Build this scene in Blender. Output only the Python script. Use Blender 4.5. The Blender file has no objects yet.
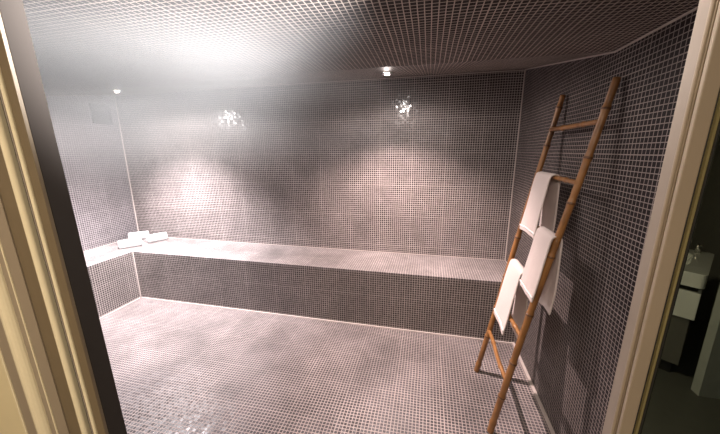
import bpy, bmesh, math, random
from mathutils import Vector, Matrix, noise

random.seed(7)
SC = bpy.context.scene
COL = SC.collection

# ------------------------------------------------------------------ sizes
W, H, H2, YF = 4.415, 2.022, 2.277, -1.356      # room width, ceiling, ceiling at back wall, ceiling fold
DB, DL, HB = 0.532, 0.523, 0.549                # bench depth back / left, bench height
YD = -2.55                                      # inner face of the front wall
P = 0.0211                                      # mosaic pitch

# ------------------------------------------------------------------ helpers
def link(name, bm, mat, parent=None, smooth=False, bevel=0):
    me = bpy.data.meshes.new(name)
    bmesh.ops.recalc_face_normals(bm, faces=bm.faces[:])
    bm.to_mesh(me); bm.free()
    o = bpy.data.objects.new(name, me); COL.objects.link(o)
    for m in (mat if isinstance(mat, (list, tuple)) else [mat]):
        me.materials.append(m)
    if smooth:
        for p in me.polygons: p.use_smooth = True
    if bevel:
        b = o.modifiers.new('bevel', 'BEVEL'); b.width = bevel; b.segments = 2; b.limit_method = 'ANGLE'
    if parent is not None: o.parent = parent
    return o

def box(bm, x0, x1, y0, y1, z0, z1, mi=0):
    v = [bm.verts.new((x, y, z)) for x in (x0, x1) for y in (y0, y1) for z in (z0, z1)]
    for f in ((0,1,3,2),(4,6,7,5),(0,4,5,1),(2,3,7,6),(0,2,6,4),(1,5,7,3)):
        bm.faces.new([v[i] for i in f]).material_index = mi
    return v

def boxes(*bs):
    bm = bmesh.new()
    for b in bs: box(bm, *b)
    return bm

def prism(bm, pts, axis, a0, a1):
    """extrude a closed 2D outline along an axis ('x','y' or 'z')"""
    def mk(p, a):
        return {'x': (a, p[0], p[1]), 'y': (p[0], a, p[1]), 'z': (p[0], p[1], a)}[axis]
    A = [bm.verts.new(mk(p, a0)) for p in pts]; B = [bm.verts.new(mk(p, a1)) for p in pts]
    n = len(pts)
    for i in range(n): bm.faces.new((A[i], A[(i+1) % n], B[(i+1) % n], B[i]))
    bm.faces.new(A[::-1]); bm.faces.new(B)

def tube(bm, pts, rads, seg=16, caps=True):
    rings = []
    for i, p in enumerate(pts):
        p = Vector(p)
        d = (Vector(pts[min(i+1, len(pts)-1)]) - Vector(pts[max(i-1, 0)])).normalized()
        a = d.cross(Vector((0.13, 1, 0.07))).normalized() if abs(d.y) < .9 else d.cross(Vector((0, .1, 1))).normalized()
        b = d.cross(a)
        rings.append([bm.verts.new(p + (a*math.cos(t) + b*math.sin(t))*rads[i]) for t in [2*math.pi*k/seg for k in range(seg)]])
    for r0, r1 in zip(rings, rings[1:]):
        for k in range(seg): bm.faces.new((r0[k], r0[(k+1) % seg], r1[(k+1) % seg], r1[k]))
    if caps:
        bm.faces.new(rings[0][::-1]); bm.faces.new(rings[-1])

def lathe(bm, prof, seg=32, c=(0,0,0)):
    rings = [[bm.verts.new((c[0]+r*math.cos(2*math.pi*k/seg), c[1]+r*math.sin(2*math.pi*k/seg), c[2]+z)) for k in range(seg)] for r, z in prof]
    for r0, r1 in zip(rings, rings[1:]):
        for k in range(seg): bm.faces.new((r0[k], r0[(k+1) % seg], r1[(k+1) % seg], r1[k]))
    return rings

def empty(name, loc=(0,0,0), rot=(0,0,0)):
    o = bpy.data.objects.new(name, None); COL.objects.link(o)
    o.location = loc; o.rotation_euler = rot; o.empty_display_size = .1
    return o

def tag(o, label=None, cat=None, group=None, kind=None):
    if label: o['label'] = label
    if cat: o['category'] = cat
    if group: o['group'] = group
    if kind: o['kind'] = kind
    return o

# ------------------------------------------------------------------ materials
def new_mat(name):
    m = bpy.data.materials.new(name); m.use_nodes = True
    nt = m.node_tree
    return m, nt, nt.nodes['Principled BSDF'], nt.nodes['Material Output']

class NB:
    def __init__(s, nt): s.nt = nt
    def n(s, t, **kw):
        x = s.nt.nodes.new(t)
        for k, v in kw.items(): setattr(x, k, v)
        return x
    def l(s, a, b): s.nt.links.new(a, b)
    def m(s, op, a, b=None, c=None):
        x = s.n('ShaderNodeMath', operation=op)
        for i, v in enumerate((a, b, c)):
            if v is None: continue
            if isinstance(v, (int, float)): x.inputs[i].default_value = v
            else: s.l(v, x.inputs[i])
        return x.outputs[0]
    def mix(s, f, a, b):
        x = s.n('ShaderNodeMix', data_type='RGBA')
        for i, v in ((0, f), (6, a), (7, b)):
            if isinstance(v, (int, float)): x.inputs[i].default_value = v
            elif isinstance(v, tuple): x.inputs[i].default_value = (*v, 1)
            else: s.l(v, x.inputs[i])
        return x.outputs[2]

def tile_mat(name, axes, dark, mid, grout, gw=.15, rough=.22, tilt=.05, off=(0, 0), wear=.5, spec=.5, coat=.5, mottle=.25):
    m, nt, bs, out = new_mat(name); b = NB(nt)
    g = b.n('ShaderNodeNewGeometry'); sp = b.n('ShaderNodeSeparateXYZ'); b.l(g.outputs['Position'], sp.inputs[0])
    A = b.m('DIVIDE', b.m('ADD', sp.outputs[axes[0]], off[0]), P); B = b.m('DIVIDE', b.m('ADD', sp.outputs[axes[1]], off[1]), P)
    # hand-laid sheets: joints wander very slightly
    nz = b.n('ShaderNodeTexNoise'); nz.inputs['Scale'].default_value = 3.0; b.l(g.outputs['Position'], nz.inputs['Vector'])
    A = b.m('ADD', A, b.m('MULTIPLY', b.m('SUBTRACT', nz.outputs['Fac'], .5), .35))
    B = b.m('ADD', B, b.m('MULTIPLY', b.m('SUBTRACT', nz.outputs['Fac'], .5), .35))
    def edge(v, per, w):
        q = b.m('DIVIDE', v, per)
        f = b.m('SUBTRACT', q, b.m('FLOOR', q))
        d = b.m('MULTIPLY', b.m('ABSOLUTE', b.m('SUBTRACT', f, .5)), per)      # distance from centre in tile units
        return b.m('GREATER_THAN', d, per*.5 - w)
    mask = b.m('MAXIMUM', edge(A, 1, gw/2), edge(B, 1, gw/2))
    mask = b.m('MAXIMUM', mask, b.m('MAXIMUM', edge(A, 15, gw*.68), edge(B, 15, gw*.68)))   # seams between sheets
    cell = b.n('ShaderNodeCombineXYZ')
    b.l(b.m('FLOOR', A), cell.inputs[0]); b.l(b.m('FLOOR', B), cell.inputs[1]); cell.inputs[2].default_value = 3.7
    wn = b.n('ShaderNodeTexWhiteNoise', noise_dimensions='3D'); b.l(cell.outputs[0], wn.inputs['Vector'])
    # limescale / wear: large soft patches and fine mottling
    n1 = b.n('ShaderNodeTexNoise'); n1.inputs['Scale'].default_value = 2.2; n1.inputs['Detail'].default_value = 5; b.l(g.outputs['Position'], n1.inputs['Vector'])
    n2 = b.n('ShaderNodeTexNoise'); n2.inputs['Scale'].default_value = 38; n2.inputs['Detail'].default_value = 3; b.l(g.outputs['Position'], n2.inputs['Vector'])
    tcol = b.mix(wn.outputs['Value'], dark, mid)
    bleach = tuple(min(1, c*1.9+.03) for c in mid)
    wv = b.m('MULTIPLY', b.m('SMOOTH_MIN', b.m('MAXIMUM', b.m('MULTIPLY', b.m('SUBTRACT', n1.outputs['Fac'], .42), 3.2), 0), 1, .1), b.m('MULTIPLY', n2.outputs['Fac'], wear))
    tcol = b.mix(wv, tcol, bleach)
    gcol = b.mix(b.m('MULTIPLY', n2.outputs['Fac'], .7), grout, tuple(c*.62 for c in grout))
    n3 = b.n('ShaderNodeTexNoise'); n3.inputs['Scale'].default_value = 2.6; n3.inputs['Detail'].default_value = 6; n3.inputs['Roughness'].default_value = .62; b.l(g.outputs['Position'], n3.inputs['Vector'])
    mt = b.n('ShaderNodeMapRange'); b.l(n3.outputs['Fac'], mt.inputs[0])
    for i_, v_ in ((1, .32), (2, .68), (3, 1-mottle), (4, 1+mottle*.6)): mt.inputs[i_].default_value = v_
    vm = b.n('ShaderNodeVectorMath', operation='SCALE'); b.l(b.mix(mask, tcol, gcol), vm.inputs[0]); b.l(mt.outputs[0], vm.inputs['Scale'])
    b.l(vm.outputs[0], bs.inputs['Base Color'])
    rr = b.m('ADD', rough, b.m('MULTIPLY', wn.outputs['Value'], .12))
    b.l(b.m('ADD', b.m('MULTIPLY', b.m('SUBTRACT', 1, mask), rr), b.m('MULTIPLY', mask, .75)), bs.inputs['Roughness'])
    bs.inputs['Specular IOR Level'].default_value = spec
    # each tile is tilted a little, which breaks the highlights up
    sub = b.n('ShaderNodeVectorMath', operation='SUBTRACT'); b.l(wn.outputs['Color'], sub.inputs[0]); sub.inputs[1].default_value = (.5, .5, .5)
    sc = b.n('ShaderNodeVectorMath', operation='SCALE'); b.l(sub.outputs[0], sc.inputs[0]); sc.inputs['Scale'].default_value = tilt
    ad = b.n('ShaderNodeVectorMath', operation='ADD'); b.l(g.outputs['Normal'], ad.inputs[0]); b.l(sc.outputs[0], ad.inputs[1])
    nm = b.n('ShaderNodeVectorMath', operation='NORMALIZE'); b.l(ad.outputs[0], nm.inputs[0])
    b.l(nm.outputs[0], bs.inputs['Normal']); b.l(nm.outputs[0], bs.inputs['Coat Normal'])
    b.l(b.m('MULTIPLY', b.m('SUBTRACT', 1, mask), coat), bs.inputs['Coat Weight'])
    bs.inputs['Coat Roughness'].default_value = .15
    return m

DK, MD = (.014, .009, .011), (.042, .030, .036)
GR = (.50, .435, .41)
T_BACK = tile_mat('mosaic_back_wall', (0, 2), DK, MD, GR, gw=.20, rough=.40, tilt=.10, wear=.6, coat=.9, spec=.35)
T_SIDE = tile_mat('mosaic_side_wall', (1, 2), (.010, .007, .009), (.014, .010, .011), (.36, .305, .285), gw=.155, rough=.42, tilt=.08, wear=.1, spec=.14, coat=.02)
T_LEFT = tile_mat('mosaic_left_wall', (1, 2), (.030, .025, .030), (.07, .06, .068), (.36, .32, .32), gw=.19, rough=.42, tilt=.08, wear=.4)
T_CEIL = tile_mat('mosaic_ceiling', (0, 1), (.012, .008, .009), (.020, .014, .015), (.62, .53, .47), gw=.165, rough=.45, tilt=.05, wear=.1, spec=.12, coat=.0)
T_FLOOR = tile_mat('mosaic_floor', (0, 1), (.024, .018, .021), (.062, .050, .056), (.44, .37, .35), gw=.22, rough=.34, tilt=.10, wear=1.1, mottle=.32)
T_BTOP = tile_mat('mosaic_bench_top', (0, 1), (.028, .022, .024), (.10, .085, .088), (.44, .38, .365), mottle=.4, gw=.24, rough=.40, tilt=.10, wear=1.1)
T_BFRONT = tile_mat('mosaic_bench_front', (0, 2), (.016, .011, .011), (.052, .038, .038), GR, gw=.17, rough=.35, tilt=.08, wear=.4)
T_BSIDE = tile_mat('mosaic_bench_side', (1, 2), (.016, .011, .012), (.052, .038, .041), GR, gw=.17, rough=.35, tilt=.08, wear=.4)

def plain(name, col, rough=.5, metal=0, var=.12, scale=20, bump=0, coat=0):
    m, nt, bs, out = new_mat(name); b = NB(nt)
    tc = b.n('ShaderNodeTexCoord'); n = b.n('ShaderNodeTexNoise'); n.inputs['Scale'].default_value = scale; n.inputs['Detail'].default_value = 5
    b.l(tc.outputs['Object'], n.inputs['Vector'])
    b.l(b.mix(n.outputs['Fac'], tuple(c*(1-var) for c in col), tuple(min(1, c*(1+var)) for c in col)), bs.inputs['Base Color'])
    bs.inputs['Roughness'].default_value = rough; bs.inputs['Metallic'].default_value = metal
    bs.inputs['Coat Weight'].default_value = coat
    if bump:
        bp = b.n('ShaderNodeBump'); bp.inputs['Strength'].default_value = bump; bp.inputs['Distance'].default_value = .002
        b.l(n.outputs['Fac'], bp.inputs['Height']); b.l(bp.outputs[0], bs.inputs['Normal'])
    return m

M_GROUT = plain('pale_joint', (.50, .43, .40), .5, var=.15, scale=30)
M_TOWEL = plain('white_terry', (.60, .51, .485), .95, var=.04, scale=420, bump=.6)
M_ROLL = plain('white_terry_rolled', (.78, .77, .77), .95, var=.04, scale=400, bump=.5)
M_VENT = plain('grey_vent_metal', (.012, .012, .013), .5, metal=.3)
M_CHROME = plain('brushed_steel', (.75, .73, .7), .18, metal=1)
M_BRONZE = plain('dark_bronze_frame', (.020, .014, .010), .85, var=.1)
M_TAN = plain('tan_frame', (.27, .215, .16), .38, var=.06, coat=.3)
M_TANR = plain('tan_reveal', (.25, .205, .172), .4, var=.08, coat=.2)
M_OLIVE = plain('olive_brown_frame', (.15, .11, .065), .45)
M_CREAM = plain('cream_panel', (.66, .56, .36), .4, var=.05)
M_BEAD = plain('pale_bead', (.80, .70, .50), .25, var=.04, coat=.6)
M_RUBBER = plain('black_gasket', (.012, .011, .010), .6)
M_BRASS = plain('brass_edge', (.60, .50, .24), .35, metal=.8)
M_PORC = plain('white_porcelain', (.85, .87, .80), .12, var=.02, coat=1)
M_DARKWALL = plain('dark_bath_wall', (.13, .125, .105), .6)
M_BATHFLOOR = plain('dark_bath_floor', (.10, .10, .085), .35)
M_PLASTER = plain('bath_plaster', (.42, .36, .28), .7)
M_GREYPOST = plain('grey_painted_post', (.42, .44, .40), .5)

def bamboo(name, c0, c1, c2):
    m, nt, bs, out = new_mat(name); b = NB(nt)
    tc = b.n('ShaderNodeTexCoord'); mp = b.n('ShaderNodeMapping'); mp.inputs['Scale'].default_value = (60, 60, 5)
    b.l(tc.outputs['Object'], mp.inputs[0])
    n = b.n('ShaderNodeTexNoise'); n.inputs['Scale'].default_value = 1; n.inputs['Detail'].default_value = 4; b.l(mp.outputs[0], n.inputs['Vector'])
    n2 = b.n('ShaderNodeTexNoise'); n2.inputs['Scale'].default_value = 6; n2.inputs['Detail'].default_value = 3; b.l(tc.outputs['Object'], n2.inputs['Vector'])
    c = b.mix(n.outputs['Fac'], c0, c1)
    k = b.m('MULTIPLY', b.m('MAXIMUM', b.m('SUBTRACT', n2.outputs['Fac'], .5), 0), 3)
    b.l(b.mix(k, c, c2), bs.inputs['Base Color'])
    bs.inputs['Roughness'].default_value = .38; bs.inputs['Coat Weight'].default_value = .25
    return m
M_BAM = bamboo('bamboo_cane', (.19, .078, .022), (.36, .165, .050), (.07, .026, .009))
M_NODE = bamboo('bamboo_node', (.08, .032, .012), (.17, .07, .024), (.04, .015, .006))

def emit(name, col, s):
    m = bpy.data.materials.new(name); m.use_nodes = True; nt = m.node_tree; nt.nodes.clear()
    e = nt.nodes.new('ShaderNodeEmission'); o = nt.nodes.new('ShaderNodeOutputMaterial')
    e.inputs[0].default_value = (*col, 1); e.inputs[1].default_value = s; nt.links.new(e.outputs[0], o.inputs[0])
    return m
M_LED = emit('lamp_glow', (1, .95, .90), 900)
M_BULB = emit('bath_lamp_glow', (1, .80, .52), 8)

# ------------------------------------------------------------------ the steam room shell
bm = boxes((-.1, W+.1, YD-.04, .1, -.06, 0)); tag(link('floor', bm, T_FLOOR), kind='structure')
bm = boxes((-.1, W+.1, 0, .1, 0, H2+.12)); tag(link('wall_back', bm, T_BACK), kind='structure')
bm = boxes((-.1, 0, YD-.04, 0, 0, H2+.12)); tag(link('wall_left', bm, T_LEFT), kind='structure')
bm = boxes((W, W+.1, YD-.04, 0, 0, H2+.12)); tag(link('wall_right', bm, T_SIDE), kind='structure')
bm = bmesh.new()
prism(bm, [(0, H2), (YF, H), (YD-.0, H), (YD-.0, H2+.12), (0, H2+.12)], 'x', 0, W)
tag(link('ceiling', bm, T_CEIL), kind='structure')
# front wall with the door opening and the glazed side light
DX0, DX1, DH = 2.90, 3.925, 2.0
bm = boxes((0, 2.60, YD-.04, YD, 0, H2+.12), (2.60, W, YD-.04, YD, 2.13, H2+.12))
tag(link('wall_front', bm, [T_BACK]), kind='structure')

# pale joint lines along the corners
k = [0]
def trim(*bs):
    k[0] += 1
    return tag(link('trim_%d' % k[0], boxes(*bs), M_GROUT, bevel=.002), kind='structure')
e = .0008
trim((e, .010, -.010, -e, HB, H2-.004))                                  # back left corner
trim((W-.010, W-e, -.012, -e, HB, H2-.004))                             # back right corner
trim((.012, W-.012, -.007, -e, H2-.011, H2-.003))                       # ceiling / back wall
trim((DL+.015, W-.017, -DB-.014, -DB-.0006, e, .011))                       # floor / bench front
trim((DL+e, DL+.013, YD+.01, -DB-.015, e, .011))                        # floor / left bench
trim((W-.020, W-e, YD+.01, -DB-.001, e, .014))                          # floor / right wall
trim((DL+.0006, DL+.010, -DB-.010, -DB-.0006, .012, HB-.004))                 # inner bench corner
trim((.012, W-.012, -.008, -e, HB+e, HB+.007))                          # bench / back wall
trim((e, .008, YD+.01, -.012, HB+e, HB+.007))                           # bench / left wall
trim((W-.008, W-e, -DB, -.014, HB+e, HB+.007))                          # bench / right wall
bm = bmesh.new()
prism(bm, [(-.012, H2-.0025), (YF, H-.0008), (YD+.01, H-.0008), (YD+.01, H-.007), (YF, H-.007), (-.012, H2-.009)], 'x', W-.007, W-e)
k[0] += 1; tag(link('trim_%d' % k[0], bm, M_GROUT), kind='structure')
bm = bmesh.new()
prism(bm, [(-.012, H2-.0025), (YF, H-.0008), (YD+.01, H-.0008), (YD+.01, H-.007), (YF, H-.007), (-.012, H2-.009)], 'x', e, .007)
k[0] += 1; tag(link('trim_%d' % k[0], bm, M_GROUT), kind='structure')

# ------------------------------------------------------------------ bench (L shaped)
bench = tag(empty('tiled_bench', (W/2, -DB/2, 0)), 'L-shaped built-in bench in small grey mosaic tile along the back and left walls', 'bench')
off = Matrix.Translation((-W/2, DB/2, 0))
def child(name, bm, mat, parent, **kw):
    bmesh.ops.transform(bm, matrix=Matrix.Translation(-parent.location), verts=bm.verts)
    return link(name, bm, mat, parent, **kw)
t = .02
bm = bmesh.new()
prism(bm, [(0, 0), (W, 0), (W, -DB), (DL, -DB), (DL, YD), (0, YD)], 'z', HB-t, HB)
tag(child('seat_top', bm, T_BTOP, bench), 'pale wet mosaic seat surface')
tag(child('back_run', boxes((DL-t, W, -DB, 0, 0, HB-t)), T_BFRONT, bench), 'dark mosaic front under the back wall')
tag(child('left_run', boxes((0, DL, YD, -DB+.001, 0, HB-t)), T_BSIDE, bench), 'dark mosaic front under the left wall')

# ------------------------------------------------------------------ ceiling lamps
slope = math.atan2(H2-H, -YF)
def downlight(x, label):
    y = -.75; z = H2 + (H2-H)*y/(-YF)
    r = tag(empty('recessed_downlight', (x, y, z-.001), (slope, 0, 0)), label, 'ceiling light', 'small recessed ceiling downlights')
    bm = bmesh.new()
    lathe(bm, [(.026, -.004), (.030, -.009), (.040, -.008), (.045, -.003), (.045, -.0002), (.026, -.0002), (.026, -.004)])
    link('bezel', bm, M_CHROME, r, smooth=True)
    bm = bmesh.new()
    rg = lathe(bm, [(.003, -.011), (.012, -.010), (.020, -.007), (.0255, -.003)])
    bm.faces.new(rg[0])
    link('lamp_lens', bm, M_LED, r, smooth=True)
    return Vector((x, y, z))
pR = downlight(3.33, 'small glaring downlight over the middle of the bench, clear of the steam')
pL = downlight(.95, 'small downlight glowing through steam near the left back corner')

def added_downlight(x, y, label):
    r = downlight(x, label)
    o = [q for q in COL.objects if q.name.startswith('recessed_downlight')][-1]
    o.location = (x, y, H-.001); o.rotation_euler = (0, 0, 0)
    return Vector((x, y, H))
def spot(loc, w, ang=130, blend=1.0, col=(1, .90, .86), rad=.022, tilt=1.0):
    l = bpy.data.lights.new('downlight_beam', 'SPOT'); l.energy = w; l.spot_size = math.radians(ang); l.spot_blend = blend
    l.color = col; l.shadow_soft_size = rad
    o = bpy.data.objects.new('downlight_beam', l); COL.objects.link(o); o.location = loc; o.rotation_euler = (slope*tilt, 0, 0)
    return o
spot(pR + Vector((0, -.004, -.035)), 285, ang=116, tilt=.5, blend=.8, col=(1, .80, .76))
spot(pL + Vector((0, -.004, -.035)), 740, ang=104, tilt=.5, col=(1, .94, .965))
spot(pL + Vector((0, -.004, -.035)), 60, ang=176, tilt=0, blend=.25, col=(1, .95, .95))      # sideways spill of the bare lens into the steam
spot(pR + Vector((0, -.004, -.035)), 16, ang=176, tilt=0, blend=.25, col=(1, .86, .80))

pF = added_downlight(3.80, -2.40, 'added unseen downlight in the flat part of the ceiling, brightening the steam')  # extra fixture out of view, added so the steam is lit strongly enough
sF = spot(pF + Vector((0, 0, -.035)), 980, ang=68, blend=1, col=(1, .97, .97))      # added beam, aimed sideways into the steam towards the far left corner
sF.rotation_euler = Vector((-1, .27, -.09)).to_track_quat('-Z', 'Y').to_euler()

# ------------------------------------------------------------------ vent on the left wall
vent = tag(empty('wall_vent', (0, -.195, 2.03)), 'square grey vent high on the left wall near the back corner', 'vent')
bm = boxes((.0006, .012, -.105, .105, -.105, -.088), (.0006, .012, -.105, .105, .088, .105), (.0006, .012, -.105, -.088, -.088, .088), (.0006, .012, .088, .105, -.088, .088))
link('frame', bm, M_VENT, vent, bevel=.002)
bm = boxes((.0006, .003, -.088, .088, -.088, .088), *[(.0025, .009, -.088, .088, -.080+i*.02, -.070+i*.02) for i in range(9)])
link('grille', bm, M_VENT, vent)

# ------------------------------------------------------------------ bamboo ladder
Af, At = Vector((4.049, -.942, .0)), Vector((4.388, -.915, 1.915))
Bf, Bt = Vector((4.051, -1.432, .0)), Vector((4.388, -1.453, 1.895))
lad = tag(empty('bamboo_ladder', (4.041, -1.216, 0)), 'tall bamboo ladder with six rungs leaning against the right wall, hung with white towels', 'ladder')
def cane(bm, a, b, r0, r1, nodes, bow=.0, n=64, ph=0):
    pts, rs = [], []
    L = (b-a).length
    for i in range(n+1):
        t = i/n
        p = a.lerp(b, t) + Vector((.004*math.sin(7*t+ph), .005*math.sin(5*t+ph*2) + bow*math.sin(math.pi*t), 0))
        r = r0 + (r1-r0)*t
        for q in nodes:
            dd = (t-q)*L
            r += .0034*math.exp(-(dd/.010)**2) - .0012*math.exp(-((dd-.03)/.015)**2)
        pts.append(p); rs.append(r)
    tube(bm, pts, rs, 18)
o = lad.location
nb = [.02, .135, .27, .415, .56, .70, .83, .955]
for a, b, ph, bw in ((Af, At, .4, -.008), (Bf, Bt, 2.1, .006)):
    bm = bmesh.new(); cane(bm, a-o, b-o, .0180, .0150, [q + .02*math.sin(9*q+ph) for q in nb], bw, 180, ph)
    rl = link('rail', bm, M_BAM, lad, smooth=True)
    for q in nb[1:]:
        bm = bmesh.new()
        q = q + .02*math.sin(9*q+ph)
        c = (a.lerp(b, q) - o) + Vector((.004*math.sin(7*q+ph), .005*math.sin(5*q+ph*2) + bw*math.sin(math.pi*q), 0)); d = (b-a).normalized()
        r = .0180-.003*q+.0038
        tube(bm, [c-d*.006, c-d*.003, c+d*.003, c+d*.006], [r-.002, r, r, r-.002], 18)
        link('node_ring', bm, M_NODE, rl, smooth=True)
def on(a, b, z): return a.lerp(b, z/b.z)
RZ = [.345, .62, .895, 1.175, 1.452, 1.725]
for i, z in enumerate(RZ):
    p, q = on(Af, At, z+.006*math.sin(i*2)), on(Bf, Bt, z-.006*math.sin(i*3))
    bm = bmesh.new(); cane(bm, p-o, q-o, .0125, .0115, [.3+.1*math.sin(i*5), .75], 0, 60, i)
    link('rung', bm, M_BAM, lad, smooth=True)

# ------------------------------------------------------------------ towels hung on the ladder
sl = (4.388-4.041)/1.905
def hung_towel(label, z, y0, y1, front, back, seed, skew=0.0, curl=0.0):
    """cloth folded over a rung; front falls along the leaning ladder, back falls plumb"""
    p = on(Af, At, z).lerp(on(Bf, Bt, z), .5)
    root = tag(empty('hand_towel', (p.x, (y0+y1)/2, z-front)), label, 'towel', 'towels hung on the bamboo ladder')
    rr = .0165
    path = []
    nF = 22
    for i in range(nF, 0, -1):
        s = front*i/nF
        path.append((-rr-.006 - s*sl*.93, -s, s/front, 1))
    for i in range(9):
        a = math.pi*(1 - i/8)
        path.append((math.cos(a)*rr + (-.004 if i < 3 else 0), math.sin(a)*rr, 0, 0))
    for i in range(1, nF+1):
        s = back*i/nF
        path.append((rr+.002 + .010*math.sin(s*9)*(s/back) , -s, s/back, -1))
    nW = 22
    bm = bmesh.new(); grid = []
    for (dx, dz, u, side) in path:
        row = []
        for j in range(nW+1):
            v = j/nW; y = y0 + (y1-y0)*v + skew*u*(1 if side > 0 else .3) - (.022*u*v if side > 0 else -.012*u*v)
            nv = noise.noise(Vector((v*3+seed, u*2, side*3.0+seed)))
            x = p.x + dx + (.005*nv*u + .003*math.sin(v*5.2+seed)*u)*(1 if side > 0 else .7) * (-1 if side > 0 else 1)
            zz = z + dz + .006*noise.noise(Vector((v*4, seed, side)))*u - curl*u*u*(v if side > 0 else 0)
            if side > 0: x = min(x, p.x + dx + .004)
            row.append(bm.verts.new((x - root.location.x, y - root.location.y, zz - root.location.z)))
        grid.append(row)
    for r0, r1 in zip(grid, grid[1:]):
        for j in range(nW): bm.faces.new((r0[j], r0[j+1], r1[j+1], r1[j]))
    c = link('cloth', bm, M_TOWEL, root, smooth=True)
    sdf = c.modifiers.new('thick', 'SOLIDIFY'); sdf.thickness = .009; sdf.offset = 1
    sb = c.modifiers.new('sub', 'SUBSURF'); sb.levels = 1; sb.render_levels = 1
    # woven border band near the front hem
    bm = bmesh.new()
    rows = [(.90, 0), (.93, 0)]
    g2 = []
    for (u, _) in rows:
        s = front*u; row = []
        for j in range(nW+1):
            v = j/nW; y = y0 + (y1-y0)*v + skew*u - .022*u*v
            nv = noise.noise(Vector((v*3+seed, u*2, 3.0+seed)))
            x = p.x - rr - .006 - s*sl*.93 - (.005*nv*u + .003*math.sin(v*5.2+seed)*u)
            x = min(x, p.x - rr - .006 - s*sl*.93 + .004) - .0105
            zz = z - s + .006*noise.noise(Vector((v*4, seed, 1)))*u - curl*u*u*v
            row.append(bm.verts.new((x - root.location.x, y - root.location.y, zz - root.location.z)))
        g2.append(row)
    for j in range(nW): bm.faces.new((g2[0][j], g2[0][j+1], g2[1][j+1], g2[1][j]))
    hb = link('border_band', bm, M_ROLL, root, smooth=True)
    s2 = hb.modifiers.new('thick', 'SOLIDIFY'); s2.thickness = .003; s2.offset = 0
    return root
hung_towel('white towel on the upper rung, topmost of the three hung on the bamboo ladder', 1.452, -.972, -1.198, .335, .35, 1.3, skew=-.020)
hung_towel('white towel on the middle rung, touching the nearer rail of the bamboo ladder', 1.175, -1.246, -1.446, .325, .40, 4.6, skew=.0, curl=.0)
hung_towel('white towel on a lower rung, lowest of the three hung on the bamboo ladder', .895, -1.000, -1.232, .375, .44, 7.9, skew=.0, curl=.008)

# ------------------------------------------------------------------ rolled towels on the bench corner
def rolled(label, cx, cy, ang, L, R=.054, seed=0, z0=HB):
    r = tag(empty('rolled_towel', (cx, cy, z0), (0, 0, ang)), label, 'towel', 'rolled towels on the bench corner')
    bm = bmesh.new()
    turns, n = 3.3, 110
    pts = []
    for i in range(n+1):
        t = i/n; a = -math.pi*.62 + 2*math.pi*turns*(t-1); rad = .007 + (R-.007-.005)*t
        pts.append((rad*math.cos(a), rad*math.sin(a)*.93))
    nL = 14; rows = []
    for k2 in range(nL+1):
        s = k2/nL - .5
        row = []
        for i, (yy, zz) in enumerate(pts):
            t = i/n
            wob = 1 + .02*noise.noise(Vector((s*5, yy*30, seed))) - .05*max(0, abs(s)-.42)*12*.2
            row.append(bm.verts.new((s*L + (1-t)*.006*math.copysign(1, s) + .003*noise.noise(Vector((t*9, seed, s))), yy*wob, R*.93 + zz*wob)))
        rows.append(row)
    for r0, r1 in zip(rows, rows[1:]):
        for j in range(n): bm.faces.new((r0[j], r0[j+1], r1[j+1], r1[j]))
    c = link('rolled_cloth', bm, M_ROLL, r, smooth=True)
    s = c.modifiers.new('thick', 'SOLIDIFY'); s.thickness = .0085; s.offset = 0
    zmin = min(v.co.z for v in c.data.vertices) - .00425
    for v in c.data.vertices: v.co.z -= zmin - .0008
    return r
rolled('white rolled towel at the bench front edge, nearest the door of the three rolls', .345, -.405, math.radians(54), .205, seed=1)
rolled('white rolled towel behind the front roll, closest to the left corner of the bench', .150, -.125, math.radians(42), .20, seed=5)
rolled('white rolled towel near the back wall, rightmost of the three rolls on the bench', .445, -.150, math.radians(60), .20, seed=9)

# ------------------------------------------------------------------ left door frame (structure, slightly out of plumb)
door = tag(empty('door_1', (2.963, YD, 1.4), (0, -.0265, 0)), kind='structure')
ZB, ZT = -1.37, .70
def strip(name, mat, x0, x1, yf, yb=0.0, rnd=False, parent=None, label=None):
    """vertical moulding; x relative to the frame's inner corner, yf = front face, yb = back"""
    bm = bmesh.new()
    if rnd:
        n = 10; c = (x0+x1)/2; w = abs(x1-x0)/2
        pts = [(c+w*math.cos(math.pi*i/n), yf - w*.8*math.sin(math.pi*i/n)) for i in range(n+1)] + [(c-w, yb), (c+w, yb)]
        prism(bm, pts, 'z', ZB, ZT)
    else:
        box(bm, min(x0, x1), max(x0, x1), yf, yb, ZB, ZT)
    ob = link(name, bm, mat, parent or door, smooth=False, bevel=0 if rnd else .0006)
    if label: ob['label'] = label
    return ob
jamb = strip('jamb', M_BRONZE, -.0012, -.045, -.034, 0)
jamb['label'] = 'dark bronze door jamb'
strip('moulding', M_OLIVE, -.001, -.0235, -.0405, -.0345)
strip('moulding', M_BEAD, -.0240, -.0325, -.041, -.0345, rnd=True)
strip('door_seal', M_RUBBER, -.033, -.0375, -.036, -.0345)
strip('moulding', M_TANR, -.0378, -.0412, -.040, -.0345, rnd=True)
strip('door_seal', M_RUBBER, -.0415, -.0520, -.036, -.0345)
strip('moulding', M_BEAD, -.0525, -.0675, -.041, -.034, rnd=True)
strip('door_seal', M_RUBBER, -.0680, -.0740, -.036, -.034)
strip('moulding', M_OLIVE, -.0742, -.112, -.040, -.034)
strip('moulding', M_TAN, -.1125, -.146, -.042, -.034)
strip('moulding', M_BEAD, -.1465, -.1500, -.0425, -.034, rnd=True)
strip('moulding', M_TAN, -.1505, -.1680, -.042, -.034)
strip('moulding', M_BEAD, -.1690, -.2050, -.040, -.034, rnd=True)
strip('moulding', M_TAN, -.2055, -.2520, -.042, -.034)
strip('moulding', M_BEAD, -.2525, -.2570, -.0425, -.034, rnd=True)
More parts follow.
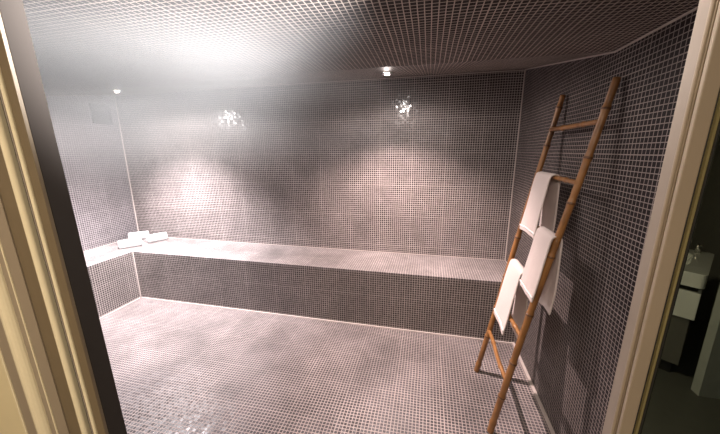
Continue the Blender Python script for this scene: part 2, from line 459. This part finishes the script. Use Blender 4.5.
strip('panel', M_CREAM, -.2575, -.60, -.042, -.034)
strip('jamb', M_BRONZE, -.0460, -.40, -.0330, -.002)

# right frame post + header
frame = tag(empty('door_2', (3.912, YD, 1.5), (0, .012, 0)), kind='structure')
def rbox(name, mat, x0, x1, y0, y1, z0=.0, z1=2.13, label=None, rnd=0):
    bm = boxes((x0-3.912, x1-3.912, y0-YD, y1-YD, z0-1.5 + (.006 if z0 < .1 else 0), z1-1.5))
    ob = link(name, bm, mat, frame, bevel=rnd)
    if label: ob['label'] = label
    return ob
rbox('reveal', M_TANR, 3.912, 3.930, -2.5660, -2.5500)
rbox('moulding', M_TAN, 3.9108, 3.9300, -2.5700, -2.5665, rnd=.0012)
rbox('reveal', M_OLIVE, 3.9128, 3.9300, -2.5735, -2.5705)
rbox('door_seal', M_RUBBER, 3.9150, 3.9270, -2.5750, -2.5740)
rbox('post', M_TAN, 3.9122, 3.9272, -2.5810, -2.5755, rnd=.001)
rbox('door_seal', M_RUBBER, 3.9274, 3.9297, -2.5790, -2.5740)
rbox('header', M_TAN, 2.90, 4.41, -2.5900, -2.5510, 2.131, 2.16)

# glazed side light: dark reflective glass
win = tag(empty('window_1', (4.17, YD-.03, 1.5), (0, .012, 0)), kind='structure')
def wbox(name, mat, x0, x1, y0, y1, z0, z1):
    return link(name, boxes((x0-4.17, x1-4.17, y0-(YD-.03), y1-(YD-.03), z0-1.495, z1-1.5)), mat, win)
m, nt, bs, out = new_mat('dark_reflective_glass'); b = NB(nt)
gl = b.n('ShaderNodeBsdfGlossy'); gl.inputs['Roughness'].default_value = .012; gl.inputs['Color'].default_value = (.62, .68, .60, 1)
tr = b.n('ShaderNodeBsdfTransparent'); tr.inputs['Color'].default_value = (.10, .12, .11, 1)
mx = b.n('ShaderNodeMixShader'); mx.inputs[0].default_value = .62
b.l(tr.outputs[0], mx.inputs[1]); b.l(gl.outputs[0], mx.inputs[2]); b.l(mx.outputs[0], out.inputs['Surface'])
M_GLASS = m
wbox('edge_bead', M_BRASS, 3.9299, 3.9325, -2.5820, -2.5740, .0, 2.13)
wbox('gasket', M_RUBBER, 3.9327, 3.9345, -2.5830, -2.5760, .0, 2.13)
pane = wbox('pane', M_GLASS, 3.9347, W, -2.5840, -2.5780, .0, 2.13)
pane['label'] = 'dark glass reflecting the washroom'

# ------------------------------------------------------------------ washroom behind the camera (seen reflected in the glass)
bx0, bx1, by0 = 2.35, 6.25, -5.8
tag(link('floor_washroom', boxes((bx0, bx1, by0, YD-.04, -.06, 0)), M_BATHFLOOR), kind='structure')
tag(link('wall_washroom_back', boxes((bx0, bx1, by0-.1, by0, 0, 2.45)), M_DARKWALL), kind='structure')
tag(link('wall_washroom_right', boxes((bx1, bx1+.1, by0-.1, YD, 0, 2.45)), M_DARKWALL), kind='structure')
tag(link('wall_washroom_left', boxes((bx0-.1, bx0, by0-.1, YD-.045, 0, 2.45)), M_PLASTER), kind='structure')
tag(link('ceiling_washroom', boxes((bx0-.1, bx1+.1, by0-.1, YD-.05, 2.45, 2.5)), M_PLASTER), kind='structure')
tag(link('wall_washroom_front', boxes((W, bx1, YD-.04, YD, 0, 2.45), (bx0-.1, 2.60, YD-.045, YD-.041, 0, 2.45)), M_DARKWALL), kind='structure')
tag(link('trim_%d' % 20, boxes((5.452, 5.60, -4.36, -4.30, 0, 2.45)), M_GREYPOST), kind='structure')

VX, VY = 5.322, -4.95
VA = math.radians(-51)
van = tag(empty('washstand', (VX, VY, 0), (0, 0, VA)), 'white washstand reflected in the dark glass at the right edge', 'washstand')
bm = bmesh.new()
# basin slab with a sunk bowl
def rr_(x0, x1, y0, y1, r, n=6):
    pts = []
    for (cx, cy, a0) in ((x1-r, y1-r, 0), (x0+r, y1-r, 90), (x0+r, y0+r, 180), (x1-r, y0+r, 270)):
        for i in range(n+1):
            a = math.radians(a0 + 90*i/n); pts.append((cx+r*math.cos(a), cy+r*math.sin(a)))
    return pts
outer = rr_(-.34, .34, -.42, .42, .03); 
loops = [(outer, .70), (outer, .80), (rr_(-.22, .24, -.32, .32, .10), .80), (rr_(-.19, .21, -.28, .28, .10), .735), (rr_(-.10, .12, -.18, .18, .08), .712)]
rings = [[bm.verts.new((x, y, z)) for x, y in pts] for pts, z in loops]
for r0, r1 in zip(rings, rings[1:]):
    nn = len(r0)
    for i in range(nn): bm.faces.new((r0[i], r0[(i+1) % nn], r1[(i+1) % nn], r1[i]))
bm.faces.new(rings[0][::-1]); bm.faces.new(rings[-1])
link('basin', bm, M_PORC, van, bevel=.004)
link('cabinet', boxes((-.31, .33, -.39, .39, .10, .66)), M_DARKWALL, van)
dr = link('drawer', boxes((-.335, -.311, -.41, .41, .47, .665), (-.33, .32, .391, .41, .47, .665)), M_PORC, van, bevel=.003)
bm = bmesh.new(); tube(bm, [(-.352, -.15, .58), (-.352, .15, .58)], [.006, .006], 10)
for yy in (-.14, .14): tube(bm, [(-.352, yy, .58), (-.334, yy, .58)], [.005, .005], 10)
link('handle', bm, M_CHROME, dr, smooth=True)
link('plinth', boxes((-.27, .33, -.36, .36, .0, .10)), M_RUBBER, van)
tap = tag(empty('basin_tap', (VX+.27*math.cos(VA)-.24*math.sin(VA), VY+.27*math.sin(VA)+.24*math.cos(VA), .80), (0, 0, VA)), 'chrome basin tap reflected above the white washstand', 'tap')
bm = bmesh.new(); tube(bm, [(0, 0, 0), (0, 0, .11), (-.02, 0, .145), (-.07, 0, .155), (-.12, 0, .14), (-.13, 0, .12)], [.016, .013, .012, .011, .010, .010], 14)
link('spout', bm, M_CHROME, tap, smooth=True)
for s in (-1, 1):
    bm = bmesh.new(); tube(bm, [(.0, s*.09, 0), (.0, s*.09, .05), (0, s*.09, .07)], [.016, .014, .006], 14)
    tube(bm, [(0, s*.09, .058), (-.045, s*.11, .068)], [.007, .005], 10)
    link('handle', bm, M_CHROME, tap, smooth=True)

# washroom lamp
wl = tag(empty('ceiling_lamp', (3.25, -3.9, 2.45)), 'round warm washroom ceiling lamp outside the doorway', 'ceiling light')
bm = bmesh.new(); lathe(bm, [(.17, -.0005), (.17, -.03), (.155, -.035), (.155, -.0005)]); link('lamp_rim', bm, M_CHROME, wl, smooth=False)
bm = bmesh.new(); rg = lathe(bm, [(.154, -.028), (.12, -.055), (.06, -.068), (.005, -.071)]); bm.faces.new(rg[-1]); link('lamp_shade', bm, M_BULB, wl, smooth=True)
l = bpy.data.lights.new('washroom_light', 'AREA'); l.shape = 'DISK'; l.size = .30; l.energy = 48; l.color = (1, .84, .64)
lo = bpy.data.objects.new('washroom_light', l); COL.objects.link(lo); lo.location = (3.25, -3.9, 2.36)

# ------------------------------------------------------------------ steam
m = bpy.data.materials.new('steam'); m.use_nodes = True; nt = m.node_tree; nt.nodes.clear(); b = NB(nt)
out = b.n('ShaderNodeOutputMaterial'); vs = b.n('ShaderNodeVolumeScatter'); b.l(vs.outputs[0], out.inputs['Volume'])
vs.inputs['Color'].default_value = (.97, .975, 1, 1); vs.inputs['Anisotropy'].default_value = .3
tc = b.n('ShaderNodeTexCoord')
ln = b.n('ShaderNodeVectorMath', operation='LENGTH'); b.l(tc.outputs['Object'], ln.inputs[0])
nz = b.n('ShaderNodeTexNoise'); nz.inputs['Scale'].default_value = 1.5; nz.inputs['Detail'].default_value = 3; b.l(tc.outputs['Object'], nz.inputs['Vector'])
fall = b.m('MAXIMUM', b.m('SUBTRACT', 1, b.m('ADD', ln.outputs['Value'], b.m('MULTIPLY', b.m('SUBTRACT', nz.outputs['Fac'], .5), .7))), 0)
fall = b.m('MULTIPLY', b.m('MULTIPLY', fall, b.m('MINIMUM', b.m('MULTIPLY', fall, 2.2), 1)), 2.6)
gm = b.n('ShaderNodeNewGeometry'); dl = b.n('ShaderNodeVectorMath', operation='DISTANCE'); b.l(gm.outputs['Position'], dl.inputs[0]); dl.inputs[1].default_value = pL
fall = b.m('MULTIPLY', fall, b.m('MINIMUM', b.m('MULTIPLY', b.m('POWER', dl.outputs['Value'], 1.6), 1.1), 1.3))
lobe = b.n('ShaderNodeVectorMath', operation='SUBTRACT'); b.l(gm.outputs['Position'], lobe.inputs[0]); lobe.inputs[1].default_value = (2.24, -1.80, 2.0)
lsc = b.n('ShaderNodeVectorMath', operation='MULTIPLY'); b.l(lobe.outputs[0], lsc.inputs[0]); lsc.inputs[1].default_value = (1/.62, 1/.50, 1/.105)
ll = b.n('ShaderNodeVectorMath', operation='LENGTH'); b.l(lsc.outputs[0], ll.inputs[0])
lobe_d = b.m('MULTIPLY', b.m('MULTIPLY', b.m('POWER', 2.718, b.m('MULTIPLY', b.m('MULTIPLY', ll.outputs['Value'], ll.outputs['Value']), -1)), nz.outputs['Fac']), 7.5)
b.l(b.m('ADD', b.m('MULTIPLY', fall, .20), lobe_d), vs.inputs['Density'])
bm = bmesh.new(); bmesh.ops.create_icosphere(bm, subdivisions=4, radius=1.0)
for v in bm.verts:
    v.co *= 1 + .04*noise.noise(v.co*2)
steam = link('steam_cloud', bm, m, smooth=True)
SX, SY, SZ = 2.05, -1.62, 1.90
RX, RY, RZ_ = 1.75, .92, .62
steam.location = (SX, SY, SZ); steam.scale = (RX, RY, RZ_)
tag(steam, 'drifting pale steam under the ceiling in the upper left of the room', 'steam', kind='stuff')
# keep the cloud inside the room
for v in steam.data.vertices:
    x = v.co.x*RX+SX; y = v.co.y*RY+SY; z = v.co.z*RZ_+SZ
    zc = (H2 + (H2-H)*max(y, YF)/(-YF)) - .01
    x = min(max(x, .02), W-.02); y = min(max(y, YD+.03), -.02); z = min(max(z, HB+.02), min(zc, H2-.02))
    v.co = ((x-SX)/RX, (y-SY)/RY, (z-SZ)/RZ_)

# ------------------------------------------------------------------ world, camera, view
w = bpy.data.worlds.new('world'); SC.world = w; w.use_nodes = True
w.node_tree.nodes['Background'].inputs[0].default_value = (.6, .5, .4, 1); w.node_tree.nodes['Background'].inputs[1].default_value = .01

cam = bpy.data.cameras.new('camera'); co = bpy.data.objects.new('camera', cam); COL.objects.link(co)
yaw, pitch, roll = .2247, .2186, -.0071
f = Vector((-math.sin(yaw)*math.cos(pitch), math.cos(yaw)*math.cos(pitch), -math.sin(pitch)))
r = Vector((math.cos(yaw), math.sin(yaw), 0)); u = r.cross(f)
r, u = r*math.cos(roll) + u*math.sin(roll), -r*math.sin(roll) + u*math.cos(roll)
M = Matrix((r, u, -f)).transposed().to_4x4(); M.translation = Vector((3.638, -2.983, 1.603))
co.matrix_world = M
cam.sensor_fit = 'HORIZONTAL'; cam.sensor_width = 36; cam.lens = 295.82/720*36; cam.clip_start = .01; cam.clip_end = 50
SC.camera = co
SC.view_settings.view_transform = 'Standard'; SC.view_settings.look = 'None'
SC.view_settings.exposure = 0; SC.view_settings.gamma = 1; SC.view_settings.use_curve_mapping = False
